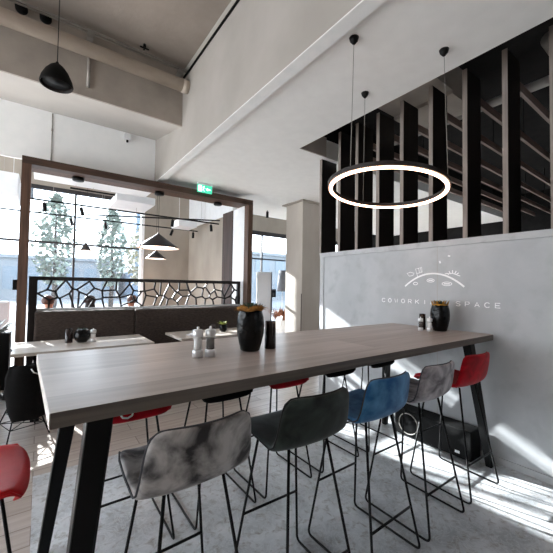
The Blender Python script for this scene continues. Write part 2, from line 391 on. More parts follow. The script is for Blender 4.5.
# ------------------------------------------------------------------ fins and battens
ys = [3.42, 3.06, 2.76, 2.44, 2.12, 1.785, 1.45, 1.118, 0.79, 0.465, 0.14, -0.19]
place_names = ['tall dark wooden fin at the far end of the concrete wall, beside the column']
ords = ['second', 'third', 'fourth', 'fifth', 'sixth', 'seventh', 'eighth']
for k in range(7): place_names.append('tall dark wooden fin standing on the concrete wall, %s from the column end' % ords[k])
place_names.append('tall dark wooden fin on the concrete wall at the right edge of the photo')
place_names += ['tall dark wooden fin on the concrete wall, beyond the right edge of the photo'] * 3
for i, y in enumerate(ys[:9]):
    t = thing('wooden_fin', place_names[i], 'fin', (XW, y - 0.02, 1.975), 0, 'vertical fins on the concrete wall')
    MB().box(0.006, 0.30, -0.02, 0.02, 0, 1.63).build('board', M['fin'], t)
    e = MB().box(0, 0.0058, -0.021, 0.021, 0, 1.63).build('front_edge', M['fin_edge'], t); e['label'] = 'paler front edge'
for i, y in enumerate([y for y in ys if y < 3.2] ):
    if y < 0.4: continue
    lab = 'pale ceiling batten behind the fins, %s from the column end' % (['first'] + ords + ['ninth', 'tenth'])[i]
    o = MB().box(3.56, 9.9, y - 0.035, y - 0.005, 3.345, 3.43).build('ceiling_batten', M['batten'])
    tag(o, lab, 'batten', 'battens under the black ceiling')
    for xx in (4.8, 8.2):
        MB().tube([(xx, y - 0.02, 3.43), (xx, y - 0.02, 3.98)], 0.006, 6).build('hanger', M['black'], o)
t = MB().tube([(3.7, 0.9, 3.80), (9.9, 0.9, 3.80)], 0.07, 12).tube([(4.3, -3.4, 3.72), (4.3, 3.2, 3.72)], 0.05, 12).build('ventilation_pipes', M['galv'])
tag(t, 'dark metal ducts hanging in the void behind the fins', 'duct')

struct('trim_10', MB().box(3.56, 4.1, 1.70, 2.42, 3.62, 3.975).box(3.18, 3.56, 1.70, 2.42, 3.66, 3.975), M['beam_tan'], 'tan concrete beam stub above the fins')
# ------------------------------------------------------------------ pipework on cross beam
t = thing('insulated_pipe', 'thick pale insulated pipe running along the tan cross beam', 'pipe', (0, 0, 0))
MB().tube([(-5, 4.36, 4.25), (1.50, 4.36, 4.25)], 0.082, 24).build('pipe_lagging', M['pipe'], t)
MB().tube([(1.50, 4.36, 4.25), (1.588, 4.36, 4.25)], 0.087, 24).build('end_collar', M['pipe'], t)
for k, y in enumerate((4.38, 4.44)):
    o = MB().tube([(-5, y, 4.50 + 0.01 * k), (1.587, y, 4.50 + 0.01 * k)], 0.011, 8).build('conduit', M['galv'])
    tag(o, 'thin metal conduit above the thick pipe, %s of the pair' % ('nearer' if k == 0 else 'one closer to the beam'), 'conduit', 'conduits above the thick pipe')
o = MB().tube([(1.575, -3.5, 4.46), (1.575, 4.5, 4.46)], 0.014, 8).build('conduit', M['blackmatte'])
tag(o, 'dark conduit running along the top of the long grey beam', 'conduit')
t = thing('pipe_bracket', 'threaded rod bracket hanging across the thick pipe above the cone pendant', 'bracket', (0.39, 4.50, 0))
MB().tube([(0.012, 0.048, 3.90), (0.012, 0.048, 4.603)], 0.018, 8).build('rod', M['galv'], t)
MB().box(-0.02, 0.045, -0.16, 0.05, 4.475, 4.488).build('cross_strap', M['galv'], t)
t = thing('pipe_bracket', 'small metal bracket where the conduits meet the long grey beam', 'bracket', (1.50, 4.50, 0))
MB().tube([(0, 0.04, 4.40), (0, 0.04, 4.603)], 0.012, 8).build('rod', M['galv'], t)
MB().box(-0.03, 0.04, -0.12, 0.06, 4.475, 4.488).build('cross_strap', M['galv'], t)
for k, x in enumerate((-0.262, -0.042)):
    o = MB().tube([(x, 4.571, 4.545), (x, 4.52, 4.545)], 0.058, 20).build('cable_sleeve', M['blackmatte'])
    tag(o, 'round black sleeve opening high on the cross beam, %s of the two' % ('left' if k == 0 else 'right'), 'sleeve', 'black sleeves on the cross beam')
t = thing('sprinkler_head', 'small dark cross-shaped sprinkler on the raw upper ceiling', 'sprinkler', (1.0, 4.36, 4.6))
MB().tube([(0, 0, 0), (0, 0, -0.05)], 0.018, 8).build('stem', M['black'], t)
MB().box(-0.055, 0.055, -0.009, 0.009, -0.055, -0.045).box(-0.009, 0.009, -0.04, 0.04, -0.055, -0.045).build('deflector', M['black'], t)
t = thing('smoke_detector', 'small white detector high on the white bulkhead', 'detector', (1.12, 5.928, 3.97))
MB().box(-0.055, 0.055, -0.06, 0, -0.04, 0.06, 0.012).build('housing', M['white'], t)
MB().tube([(0, -0.03, -0.04), (0, -0.03, -0.075)], 0.018, 8).build('sensor', M['black'], t)
o = MB().tube([(0.075, 5.92, 3.30), (0.075, 5.92, 4.05)], 0.008, 6).tube([(0.075, 5.92, 3.78), (0.075, 5.92, 3.82)], 0.014, 6).build('cable', M['galv'])
tag(o, 'thin cable running down the white bulkhead to the wooden portal', 'cable')

# exit sign
t = thing('exit_sign', 'small glowing green emergency exit sign under the white ceiling', 'exit sign', (2.36, 5.50, 3.34))
MB().box(-0.15, 0.15, -0.02, 0.02, -0.035, 0.0).build('housing', M['white'], t)
MB().box(-0.14, 0.14, -0.008, 0.008, -0.175, -0.036).build('panel', M['exit_g'], t)
s = MB()
s.box(-0.125, -0.06, -0.011, -0.0082, -0.16, -0.05)                    # door
s.box(0.03, 0.11, -0.011, -0.0082, -0.115, -0.098)                     # arrow shaft
s.prism([(0.02, -0.106), (0.055, -0.075), (0.055, -0.138)], -0.011, -0.0082, 'Y')
s.ball((-0.02, -0.0095, -0.062), 0.012, (1, 0.1, 1), 1)
for a, b in (((-0.022, -0.075), (-0.03, -0.11)), ((-0.03, -0.11), (-0.012, -0.155)), ((-0.03, -0.11), (-0.055, -0.14)), ((-0.022, -0.08), (0.005, -0.1)), ((-0.024, -0.08), (-0.05, -0.095))):
    s.tube([(a[0], -0.0095, a[1]), (b[0], -0.0095, b[1])], 0.004, 6)
s.build('running_figure', M['exit_w'], t)

# ------------------------------------------------------------------ wooden portal and booth
YF = 5.60
t = thing('wooden_portal', 'large brown wooden portal frame around the booth', 'portal frame', (0, YF, 0))
MB().box(-0.252, -0.145, 0, 0.16, 0, 3.13).build('post', M['frame_wood'], t)
MB().box(3.35, 3.452, 0, 0.16, 0, 3.13).build('post', M['frame_wood'], t)
MB().box(-0.252, 3.452, 0, 0.16, 3.13, 3.232).build('top_beam', M['frame_top'], t)
MB().box(3.36, 3.44, 0.162, 0.66, 0, 3.13).build('side_panel', M['white'], t)['label'] = 'white reveal panel inside the right post'
MB().box(3.34, 3.45, 0.662, 1.12, 0, 3.13).build('rear_post', M['dark_wood'], t)['label'] = 'dark rear post'
MB().box(-0.252, 3.34, 0.162, 0.40, 3.135, 3.228).build('soffit_board', M['frame_wood'], t)
h = MB().box(-0.30, -0.253, 0.03, 0.13, 1.39, 1.53, 0.006).build('wall_switch_box', M['blackmatte']); 
h.location = (0, YF, 0); tag(h, 'small dark box fixed to the left side of the wooden portal', 'box')

# ceiling rafts
def raft(name, x0, x1, y0, y1, z0, z1, ztop, label):
    r = MB().box(x0, x1, y0, y1, z0, z1, 0.01).build(name, M['raft']); tag(r, label, 'ceiling raft', 'white ceiling rafts')
    for x in (x0 + 0.1, x1 - 0.1): MB().tube([(x, (y0 + y1) / 2, z1), (x, (y0 + y1) / 2, ztop)], 0.004, 6).build('suspension_wire', M['chrome'], r)
    return r
raft('ceiling_raft', -0.13, 1.60, 6.02, 6.55, 3.17, 3.23, 4.3, 'wide white ceiling raft just behind the portal beam')
raft('ceiling_raft', 1.10, 1.80, 6.60, 7.50, 3.06, 3.20, 4.3, 'white box raft above the larger cone lamp')
raft('ceiling_raft', 2.66, 3.12, 7.70, 8.25, 2.93, 3.10, 4.3, 'small white box hanging near the beige side wall')
raft('ceiling_raft', -1.30, -0.36, 7.30, 8.10, 3.00, 3.42, 4.3, 'white box raft at the left edge, outside the portal')

# lattice divider (voronoi bars)
t = thing('lattice_divider', 'dark divider screen with an irregular cracked-glass bar pattern', 'divider screen', (0, 5.85, 0))
X0, X1, Z0, Z1 = -0.03, 3.32, 1.12, 1.53
MB().box(X0 - 0.10, X1, -0.03, 0.03, Z1, Z1 + 0.055).build('top_rail', M['lattice'], t)
MB().box(X0, X1, -0.025, 0.025, Z0 - 0.03, Z0).build('bottom_rail', M['white'], t)['label'] = 'pale bottom rail'
MB().box(X0 - 0.10, X0, -0.03, 0.03, 0.0, Z1).build('end_post', M['lattice'], t)
MB().box(X1 - 0.06, X1, -0.03, 0.03, Z0, Z1).build('end_post', M['lattice'], t)
MB().box(X0, X1 - 0.06, -0.02, 0.02, 0.0, Z0 - 0.031).build('lower_board', M['dark_wood'], t)
rnd = random.Random(11)
seeds = []
nx, nz = 19, 3
for i in range(nx):
    for j in range(nz):
        seeds.append((X0 + (i + 0.5 + rnd.uniform(-.5, .5)) * (X1 - X0) / nx, Z0 + (j + 0.5 + rnd.uniform(-.5, .5)) * (Z1 - Z0) / nz))
edges = {}
for i, s0 in enumerate(seeds):
    poly = [((X0, Z0), 'b'), ((X1 - .06, Z0), 'b'), ((X1 - .06, Z1), 'b'), ((X0, Z1), 'b')]  # vertex, tag of edge starting there
    for j, s1 in enumerate(seeds):
        if i == j or abs(s1[0] - s0[0]) > 1.2: continue
        mx_, mz_ = (s0[0] + s1[0]) / 2, (s0[1] + s1[1]) / 2; nx_, nz_ = s1[0] - s0[0], s1[1] - s0[1]
        d = [(p[0][0] - mx_) * nx_ + (p[0][1] - mz_) * nz_ for p in poly]
        if all(v <= 0 for v in d): continue
        new = []
        for k in range(len(poly)):
            a, b = poly[k], poly[(k + 1) % len(poly)]; da, db = d[k], d[(k + 1) % len(poly)]
            if da <= 0: new.append(a)
            if (da <= 0) != (db <= 0):
                u = da / (da - db); P = (a[0][0] + u * (b[0][0] - a[0][0]), a[0][1] + u * (b[0][1] - a[0][1]))
                new.append((P, j if da <= 0 else a[1]))
        poly = new
        if len(poly) < 3: break
    for k in range(len(poly)):
        a, b = poly[k], poly[(k + 1) % len(poly)]
        if a[1] != 'b': edges[(min(i, a[1]), max(i, a[1]))] = (a[0], b[0])
m = MB()
for (a, b) in edges.values():
    L_ = math.hypot(b[0] - a[0], b[1] - a[1])
    if L_ < 0.004: continue
    dx, dz = (b[0] - a[0]) / L_, (b[1] - a[1]) / L_; w = 0.0125
    a = (a[0] - dx * .004, a[1] - dz * .004); b = (b[0] + dx * .004, b[1] + dz * .004)
    m.prism([(a[0] - dz * w, a[1] + dx * w), (b[0] - dz * w, b[1] + dx * w), (b[0] + dz * w, b[1] - dx * w), (a[0] + dz * w, a[1] - dx * w)], -0.013, 0.013, 'Y')
m.build('cracked_pattern', M['lattice'], t)

# sofa
t = thing('booth_sofa', 'long dark grey-brown fabric bench sofa in front of the lattice screen', 'sofa', (0, 5.55, 0))
for (a, b) in ((-0.05, 1.26), (1.268, 3.30)):
    MB().box(a, b, 0.05, 0.24, 0.44, 1.09, 0.025).build('back_cushion', M['sofa'], t)
    MB().box(a, b, -0.40, 0.05, 0.30, 0.46, 0.03).build('seat_cushion', M['sofa'], t)
MB().box(-0.03, 3.28, -0.35, 0.22, 0.02, 0.30).build('base', M['blackmatte'], t)

# booth seats behind the screen, for the three people
t = thing('bench', 'dark bench behind the lattice screen', 'bench', (0, 6.62, 0))
MB().box(-0.12, 2.2, -0.24, 0.20, 0.38, 0.445, 0.015).build('seat', M['sofa'], t)
for x in (0.0, 2.05): MB().box(x, x + 0.06, -0.2, 0.1, 0, 0.38).build('leg', M['blackmatte'], t)

# ------------------------------------------------------------------ people
def person(x, y, rz, hair, cloth, label, name='person', longhair=False):
    """seated figure facing local +Y, seat height .46"""
    V = []; Ed = []; R = []
    def v(p, r, par=None):
        V.append(p); R.append(r if isinstance(r, tuple) else (r, r))
        if par is not None: Ed.append((par, len(V) - 1))
        return len(V) - 1
    pel = v((0, 0, 0.56), (.15, .11)); wa = v((0, 0.0, 0.70), (.125, .09), pel); ch = v((0, 0.0, 0.86), (.15, .10), wa)
    sh = v((0, 0.0, 0.97), (.10, .07), ch); nk = v((0, 0.01, 1.05), (.05, .05), sh)
    jw = v((0, 0.03, 1.11), (.062, .068), nk); hd = v((0, 0.025, 1.18), (.074, .088), jw); tp = v((0, 0.015, 1.245), (.05, .06), hd)
    for s in (-1, 1):
        hp = v((s * .10, 0.06, .535), (.09, .085), pel); kn = v((s * .13, .46, .54), (.062, .062), hp)
        an = v((s * .13, .46, .11), (.04, .04), kn); to = v((s * .14, .60, .045), (.035, .035), an)
        so = v((s * .175, 0, .95), (.06, .06), sh); el = v((s * .22, .06, .70), (.043, .043), so)
        wr = v((s * .14, .28, .64), (.028, .026), el); pa = v((s * .12, .345, .635), (.036, .018), wr)
        for k in range(4):
            b = v((s * (.12 + (k - 1.5) * .018), .385, .635), .0095, pa)
            c_ = v((s * (.12 + (k - 1.5) * .02), .42 - abs(k - 1.4) * .006, .628), .0085, b); v((s * (.12 + (k - 1.5) * .02), .44 - abs(k - 1.4) * .008, .612), .007, c_)
        b = v((s * .085, .335, .63), .011, pa); v((s * .068, .365, .622), .009, b)
    me = bpy.data.meshes.new(name); me.from_pydata(V, Ed, [])
    o = bpy.data.objects.new(name, me); COL.objects.link(o)
    sk = o.modifiers.new('skin', 'SKIN'); sk.use_smooth_shade = True
    for i, d in enumerate(me.skin_vertices[0].data): d.radius = R[i]; d.use_root = (i == 0)
    ss = o.modifiers.new('sub', 'SUBSURF'); ss.levels = 2; ss.render_levels = 2
    dg = bpy.context.evaluated_depsgraph_get()
    nm = bpy.data.meshes.new_from_object(o.evaluated_get(dg)); bpy.data.objects.remove(o); 
    bm = bmesh.new(); bm.from_mesh(nm)
    # nose and ears pulled from the head surface
    for q in bm.verts:
        c = q.co
        if c.y > .08 and abs(c.x) < .02 and 1.13 < c.z < 1.185: c.y += .016
        if abs(c.x) > .055 and 1.14 < c.z < 1.19 and -0.01 < c.y < .03: c.x *= 1.18
        if c.y > .07 and .015 < abs(c.x) < .045 and 1.175 < c.z < 1.20: c.y -= .008
    for f in bm.faces:
        c = f.calc_center_median(); f.smooth = True
        head = c.z > 1.02; hand = c.y > .27 and .58 < c.z < .69 and abs(c.x) < .17 and c.z > .6
        f.material_index = 0 if (head or hand) else (1 if c.z > .56 else 2)
    bm.to_mesh(nm); bm.free(); nm.materials.clear()
    for k in (M['skin'], cloth, M['cloth2']): nm.materials.append(k)
    b = bpy.data.objects.new('person', nm); COL.objects.link(b)
    b.location = (x, y, 0.0); b.rotation_euler = (0, 0, rz); tag(b, label, 'person')
    h = MB(); h.ball((0, -0.012, 1.20), .1, (.93, 1.0, .95), 3)
    for q in list(h.bm.verts):
        if q.co.y > .045 and q.co.z < 1.235: q.co.y = .03; 
        if not longhair and q.co.z < 1.14: q.co.z = 1.14
    if longhair: h.ball((0, -0.055, 1.08), .1, (.85, .55, 1.35), 2)
    h.build('hair', hair, b)
    for s in (-1, 1): MB().ball((s * .028, .098, 1.19), .009, (1, .6, .7), 1).build('eye', M['black'], b)
    l = MB().ball((0, .105, 1.118), .014, (1.5, .5, .5), 1); l.build('mouth', M['red'], b)
    return b
person(0.12, 6.62, -0.35, M['hair_b'], M['cloth1'], 'auburn-haired person in grey seated behind the screen, leftmost of three')
person(0.72, 6.60, 0.0, M['hair_d'], M['cloth2'], 'person with long dark hair seen from behind, middle of three past the screen', longhair=True)
person(1.42, 6.62, 0.3, M['hair_b'], M['skin'], 'brown-haired person facing left behind the screen, rightmost of three')

# ------------------------------------------------------------------ lamps in booth room
def cone_lamp(x, y, zr, r, h, ztop, label, canopy=True):
    t = thing('cone_pendant_lamp', label, 'pendant lamp', (x, y, zr), 0, 'cone pendant lamps')
    MB().lathe([(r, 0), (r, .012), (.03, h), (.0, h)][:3] + [(.012, h + .03)], seg=40, cap=False).build('shade', M['conedark'], t)
    MB().lathe([(r - .003, .001), (.028, h - .012)], seg=40, cap=False).build('shade_lining', M['shade_in'], t)['label'] = 'pale shade lining'
    MB().lathe([(r * .80, .012), (r * .8, .022)], seg=32).build('diffuser', M['bulb'], t)['label'] = 'glowing diffuser disc'
    MB().tube([(0, 0, h + .02), (0, 0, ztop - zr)], .0035, 6).build('cord', M['black'], t)
    if canopy: MB().lathe([(.065, ztop - zr - .045), (.065, ztop - zr)], seg=24).build('ceiling_canopy', M['black'], t)
    return t
cone_lamp(1.93, 6.80, 2.237, 0.415, .29, 4.3, 'larger dark cone pendant lamp seen through the portal')
cone_lamp(2.27, 8.15, 2.12, 0.24, .19, 4.3, 'smaller dark cone pendant lamp behind the larger one')
cone_lamp(0.795, 8.30, 2.22, 0.11, .15, 4.3, 'tiny dark cone pendant lamp in front of the window')
for k, (x, lab) in enumerate(((0.43, 'black round ceiling disc under the portal beam, at the left'), (1.665, 'black round ceiling disc under the portal beam, above the larger cone lamp'), (2.80, 'black round ceiling disc under the portal beam, near the right post'))):
    o = MB().lathe([(.075, -.05), (.08, -.045), (.08, 0)], (x, 5.87, 3.133), 24).build('ceiling_disc', M['black']); tag(o, lab, 'ceiling fitting', 'black discs under the portal beam')

# track rails and spots
def rail(a, b, label, ztop=None):
    t = thing('lighting_track', label, 'lighting track', a)
    d = Vector(b) - Vector(a); n = Vector((-d.y, d.x, 0)).normalized() * .012
    m_ = MB(); m_.prism([(n.x, n.y), (d.x + n.x, d.y + n.y), (d.x - n.x, d.y - n.y), (-n.x, -n.y)], -.014, .014); m_.build('rail', M['black'], t)
    for u in (.12, .5, .88):
        p = d * u; MB().tube([(p.x, p.y, .014), (p.x, p.y, (ztop or 4.3) - a[2])], .003, 6).build('suspension_wire', M['galv'], t)
rail((-0.3, 7.05, 2.955), (3.40, 7.05, 2.955), 'black lighting track nearer the portal, upper of the two long ones')
rail((-1.2, 8.35, 2.95), (3.40, 8.35, 2.95), 'black lighting track nearer the window, lower of the two long ones')
rail((0.36, 6.45, 3.10), (1.05, 6.45, 3.10), 'short black lighting track under the white raft', 3.17)
rail((0.80, 8.28, 3.02), (3.38, 6.95, 3.02), 'thin diagonal lighting track crossing the window room')
def spot(x, y, z, tilt, label):
    t = thing('track_spotlight', label, 'spotlight', (x, y, z), 0, 'spotlights on the tracks')
    MB().tube([(0, 0, 0), (0, 0, -.05)], .008, 8).build('stem', M['black'], t)
    d = Vector((math.sin(tilt), 0, -math.cos(tilt)))
    c = Vector((0, 0, -.05)); MB().tube([c - d * .02, c + d * .13], .032, 14).build('lamp_head', M['black'], t)
for x, ti, lab in ((0.02, 0.05, 'leftmost'), (0.58, .25, 'second from left'), (2.30, -.1, 'third from left, by the small white box'), (3.2, 0.1, 'rightmost')):
    spot(x, 7.05, 2.941, ti, 'small black spotlight on the nearer track, ' + lab)
for x, ti, lab in ((0.50, .25, 'leftmost'), (1.17, .15, 'second from left'), (2.72, -.35, 'third from left'), (3.28, 0.0, 'rightmost')):
    spot(x, 8.35, 2.936, ti, 'small black spotlight on the window-side track, ' + lab)
spot(4.42, 6.5, 3.34, 0.0, 'small black spotlight under the white ceiling beside the plaster column')

# big dark pendant, upper left
t = thing('dome_pendant_lamp', 'black rounded-cone pendant lamp hanging high at upper left', 'pendant lamp', (0.061, 3.3, 3.165))
MB().lathe([(.118, 0), (.122, .012), (.112, .055), (.085, .115), (.050, .162), (.014, .192), (.008, .205)], seg=32, cap=False).build('shade', M['blackmatte'], t)
MB().lathe([(.116, .001), (.106, .05), (.08, .11), (.0075, .185)], seg=32, cap=False).build('shade_lining', M['conedark'], t)
MB().lathe([(.10, .02), (.10, .028)], seg=28).build('diffuser', M['steel_leg'], t)
MB().tube([(0, 0, .19), (0, 0, 1.41)], .004, 6).build('cord', M['black'], t)
MB().lathe([(.05, 1.40), (.05, 1.434)], seg=20).build('ceiling_canopy', M['black'], t)
t.rotation_euler = (0, 0, 0)

# ------------------------------------------------------------------ LED ring
RC = Vector((2.245, 1.598, 2.292)); RR = 0.449; TX, TY = -0.098, 0.014
t = thing('ring_pendant_lamp', 'glowing warm white LED ring pendant hanging over the high table', 'ring lamp', tuple(RC))
def ring_profile(prof, name, material, lab=None):
    b = MB(); n = 96; rings = []
    for k in range(n):
        a = 2 * PI * k / n; ring = []
        for (dr, dz) in prof:
            r = RR + dr; x, y = r * math.cos(a), r * math.sin(a)
            ring.append(b.bm.verts.new((x, y, TX * x + TY * y + dz)))
        rings.append(ring)
    for k in range(n):
        A, B = rings[k], rings[(k + 1) % n]
        for j in range(len(prof)): f = b.bm.faces.new((A[j], A[(j + 1) % len(prof)], B[(j + 1) % len(prof)], B[j])); f.smooth = False
    bmesh.ops.recalc_face_normals(b.bm, faces=b.bm.faces)
    o = b.build(name, material, t)
    if lab: o['label'] = lab
ring_profile([(.018, -.004), (.018, .028), (-.018, .028), (-.018, -.004)], 'ring_housing', M['conedark'], 'dark ring body')
ring_profile([(.006, -.016), (.006, -.0045), (-.0175, -.0045), (-.0175, -.016)], 'light_strip', M['led'], 'glowing warm strip')
for (cx_, cy_) in ((1.825, 1.581), (2.439, 1.973), (2.472, 1.243)):
    lx, ly = cx_ - RC.x, cy_ - RC.y; q = math.hypot(lx, ly); lx2, ly2 = lx / q * RR, ly / q * RR
    zb = TX * lx2 + TY * ly2 + .02
    MB().tube([(lx2, ly2, zb), (lx, ly, 3.34 - RC.z - .02)], .0022, 6).build('suspension_cable', M['galv'], t)
    MB().lathe([(.008, -.05), (.03, -.022), (.036, 0)], (lx, ly, 3.34 - RC.z), 16).build('ceiling_canopy', M['black'], t)

# ------------------------------------------------------------------ wall logo and lettering
t = thing('wall_sign', 'white vinyl emblem and lettering COWORKING SPACE on the concrete wall', 'sign', (XW, 0, 0))
def stroke(mb_, pts, w, closed=False):
    """pts in (y,z) on the wall, mitred ribbon"""
    n = len(pts)
    L_, Rr = [], []
    for i in range(n):
        a = Vector(pts[i - 1] if (i or closed) else pts[0]); b = Vector(pts[(i + 1) % n] if (i < n - 1 or closed) else pts[-1])
        d = (b - a); d = d.normalized() if d.length > 0 else Vector((1, 0)); nn = Vector((-d.y, d.x)) * w / 2
        p = Vector(pts[i]); L_.append(p + nn); Rr.append(p - nn)
    for i in range(n if closed else n - 1):
        j = (i + 1) % n
        mb_.prism([tuple(L_[i]), tuple(L_[j]), tuple(Rr[j]), tuple(Rr[i])], -0.0025, -0.0003, 'X')
def wall_part(name, strokes):
    e = MB()
    for st in strokes: stroke(e, *st)
    return e.build(name, M['logo'], em)
em = None
A, B_, Pk = (2.052, 1.515), (1.438, 1.515), (1.765, 1.648)
arc = []
for k in range(25):
    u = k / 24; arc.append((A[0] + (B_[0] - A[0]) * u, 1.515 + (Pk[1] - 1.515) * (1 - (2 * u - 1) ** 2)))
e = MB(); stroke(e, arc, .017); em = e.build('emblem_arc', M['logo'], t)
for (cy_, cz_, ry, rz_) in ((1.93, 1.545, .024, .014), (1.765, 1.577, .038, .017), (1.60, 1.543, .048, .018)):
    o = wall_part('oval', [([(cy_ + ry * math.cos(a * PI / 8), cz_ + rz_ * math.sin(a * PI / 8)) for a in range(16)], .007, True)])
    if ry > .03: wall_part('oval_centre', [([(cy_ + ry * .6, cz_), (cy_ - ry * .6, cz_)], .012)])
wall_part('flag', [([(1.905, 1.615), (1.93, 1.70), (1.86, 1.715), (1.855, 1.665), (1.918, 1.65)], .006), ([(1.895, 1.708), (1.885, 1.657)], .005), ([(1.872, 1.712), (1.866, 1.663)], .005)])
wall_part('pennant', [([(1.945, 1.655), (1.99, 1.668), (2.03, 1.655), (2.0, 1.625), (1.96, 1.632)], .006, True)])
for a, l in ((-50, .025), (-25, .032), (0, .036), (25, .032), (50, .025)):
    s_, c_ = math.sin(math.radians(a)), math.cos(math.radians(a))
    wall_part('sun_ray', [([(1.545 + s_ * .045, 1.62 + c_ * .02), (1.545 + s_ * (.05 + l), 1.62 + c_ * (.02 + l))], .009)])
wall_part('sun_base', [([(1.62, 1.642), (1.545, 1.645), (1.475, 1.617)], .008)])
wall_part('mark', [([(1.672, 1.772), (1.664, 1.748)], .016)]); wall_part('mark', [([(1.59, 1.819), (1.567, 1.813)], .014)])
GL = {'C': [[(1, .85), (.7, 1), (.3, 1), (0, .75), (0, .25), (.3, 0), (.7, 0), (1, .15)]],
      'O': [[(.3, 1), (.7, 1), (1, .7), (1, .3), (.7, 0), (.3, 0), (0, .3), (0, .7), (.3, 1)]],
      'W': [[(0, 1), (.25, 0), (.5, .8), (.75, 0), (1, 1)]],
      'R': [[(0, 0), (0, 1), (.7, 1), (.95, .78), (.7, .5), (0, .5)], [(.5, .5), (1, 0)]],
      'K': [[(0, 0), (0, 1)], [(1, 1), (.05, .45)], [(.3, .6), (1, 0)]],
      'I': [[(.5, 0), (.5, 1)]], 'N': [[(0, 0), (0, 1), (1, 0), (1, 1)]],
      'G': [[(1, .85), (.7, 1), (.3, 1), (0, .75), (0, .25), (.3, 0), (.7, 0), (1, .2), (1, .5), (.6, .5)]],
      'S': [[(1, .85), (.7, 1), (.25, 1), (0, .76), (.25, .54), (.75, .46), (1, .24), (.75, 0), (.3, 0), (0, .15)]],
      'P': [[(0, 0), (0, 1), (.75, 1), (1, .76), (.75, .48), (0, .48)]],
      'A': [[(0, 0), (.5, 1), (1, 0)], [(.2, .35), (.8, .35)]],
      'E': [[(1, 1), (0, 1), (0, 0), (1, 0)], [(0, .5), (.85, .5)]]}
le = None; y = 2.345; hgt = .041
for chn in 'COWORKING SPACE':
    if chn != ' ':
        le = MB()
        for st in GL[chn]: stroke(le, [(y - px_ * .038, 1.333 + pz_ * hgt) for px_, pz_ in st], .007)
        le.build('letter', M['logo'], t)
    y -= .0832

# ------------------------------------------------------------------ high table
t = thing('high_table', 'long wood-topped high bar table with splayed black legs', 'table', (0, 0, 0))
TX0, TX1, TY0, TY1 = 0.005, 3.222, 1.192, 2.21
TOP = [(.036, TY0), (TX1, TY0), (TX1, TY1), (-.001, TY1)]
mb = MB().prism([(.038, TY0 + .002), (TX1, TY0 + .002), (TX1, TY1 - .002), (.001, TY1 - .002)], 1.05, 1.0985); mb.build('tabletop_core', M['table_edge'], t)
MB().prism(TOP, 1.0988, 1.1000).build('tabletop', M['table'], t)
MB().prism([(.034, TY0), (.037, TY0), (.0, TY1), (-.003, TY1)], 1.05, 1.0985).build('end_edging', M['lounge_top'], t)['label'] = 'paler end edging'
def tleg(bx, by, tx, ty, mw=.036, md=.026):
    b = MB(); v = b.bm.verts
    lo = [v.new((bx + sx * mw * .72, by + sy * md * .9, 0)) for sx, sy in ((-1, -1), (1, -1), (1, 1), (-1, 1))]
    hi = [v.new((tx + sx * mw * 1.15, ty + sy * md * 1.3, 1.05)) for sx, sy in ((-1, -1), (1, -1), (1, 1), (-1, 1))]
    b.bm.faces.new(lo[::-1]); b.bm.faces.new(hi)
    for i in range(4): b.bm.faces.new((lo[i], lo[(i + 1) % 4], hi[(i + 1) % 4], hi[i]))
    bmesh.ops.bevel(b.bm, geom=list(b.bm.edges), offset=.003, segments=1, affect='EDGES')
    return b
for bx, tx in ((.055, .185), (3.115, 2.985)):
    for by, ty in ((1.185, 1.30), (2.215, 2.10)): tleg(bx, by, tx, ty).build('leg', M['steel_leg'], t)
for tx in (.185, 2.985): MB().box(tx - .04, tx + .04, 1.26, 2.14, 1.035, 1.0495).build('leg_plate', M['steel_leg'], t)
MB().box(.23, 2.94, 1.66, 1.74, 1.01, 1.0495).build('under_beam', M['steel_leg'], t)
h = thing('bag_hook', 'small chrome hook under the near edge of the high table', 'hook', (0.262, 1.25, 1.05))
MB().tube([(.0, 0, 0), (-.012, 0, -.008), (-.02, 0, -.018), (-.012, 0, -.03), (.004, 0, -.034), (.018, 0, -.028), (.022, 0, -.014)], .0035, 8).build('hook_loop', M['chrome'], h)
MB().lathe([(.012, -.004), (.012, 0)], seg=14).build('hook_plate', M['chrome'], h)

# ------------------------------------------------------------------ bar stools
def shell_mesh(th=.026):
    prof = [(.225, .752, .150), (.242, .768, .175), (.215, .787, .197), (.13, .788, .212), (.02, .778, .218), (-.07, .772, .219), (-.125, .776, .218), (-.165, .800, .216), (-.186, .845, .212), (-.197, .905, .206), (-.206, .960, .199), (-.211, .998, .188), (-.213, 1.015, .160)]
    nu = 13; b = MB(); g = []
    for vi, (y, z, hw) in enumerate(prof):
        w = max(0, min(1, (-y - .06) / .12)); row = []
        for k in range(nu):
            u = -1 + 2 * k / (nu - 1); au = abs(u)
            zz = z + (1 - w) * .018 * au ** 2.4 * (1 if vi > 1 else .2) - (.007 * au ** 6 if vi >= 11 else 0)
            yy = y + w * .040 * au ** 2.2 + (1 - w) * (-.018 * au ** 3 if vi < 3 else 0)
            row.append(b.bm.verts.new((u * hw, yy, zz)))
        g.append(row)
    for r0, r1 in zip(g, g[1:]):
        for k in range(nu - 1): f = b.bm.faces.new((r0[k], r0[k + 1], r1[k + 1], r1[k])); f.smooth = True
    rim = [v.co.copy() for v in g[0]] + [r[-1].co.copy() for r in g[1:-1]] + [v.co.copy() for v in reversed(g[-1])] + [r[0].co.copy() for r in reversed(g[1:-1])]
    return b, rim
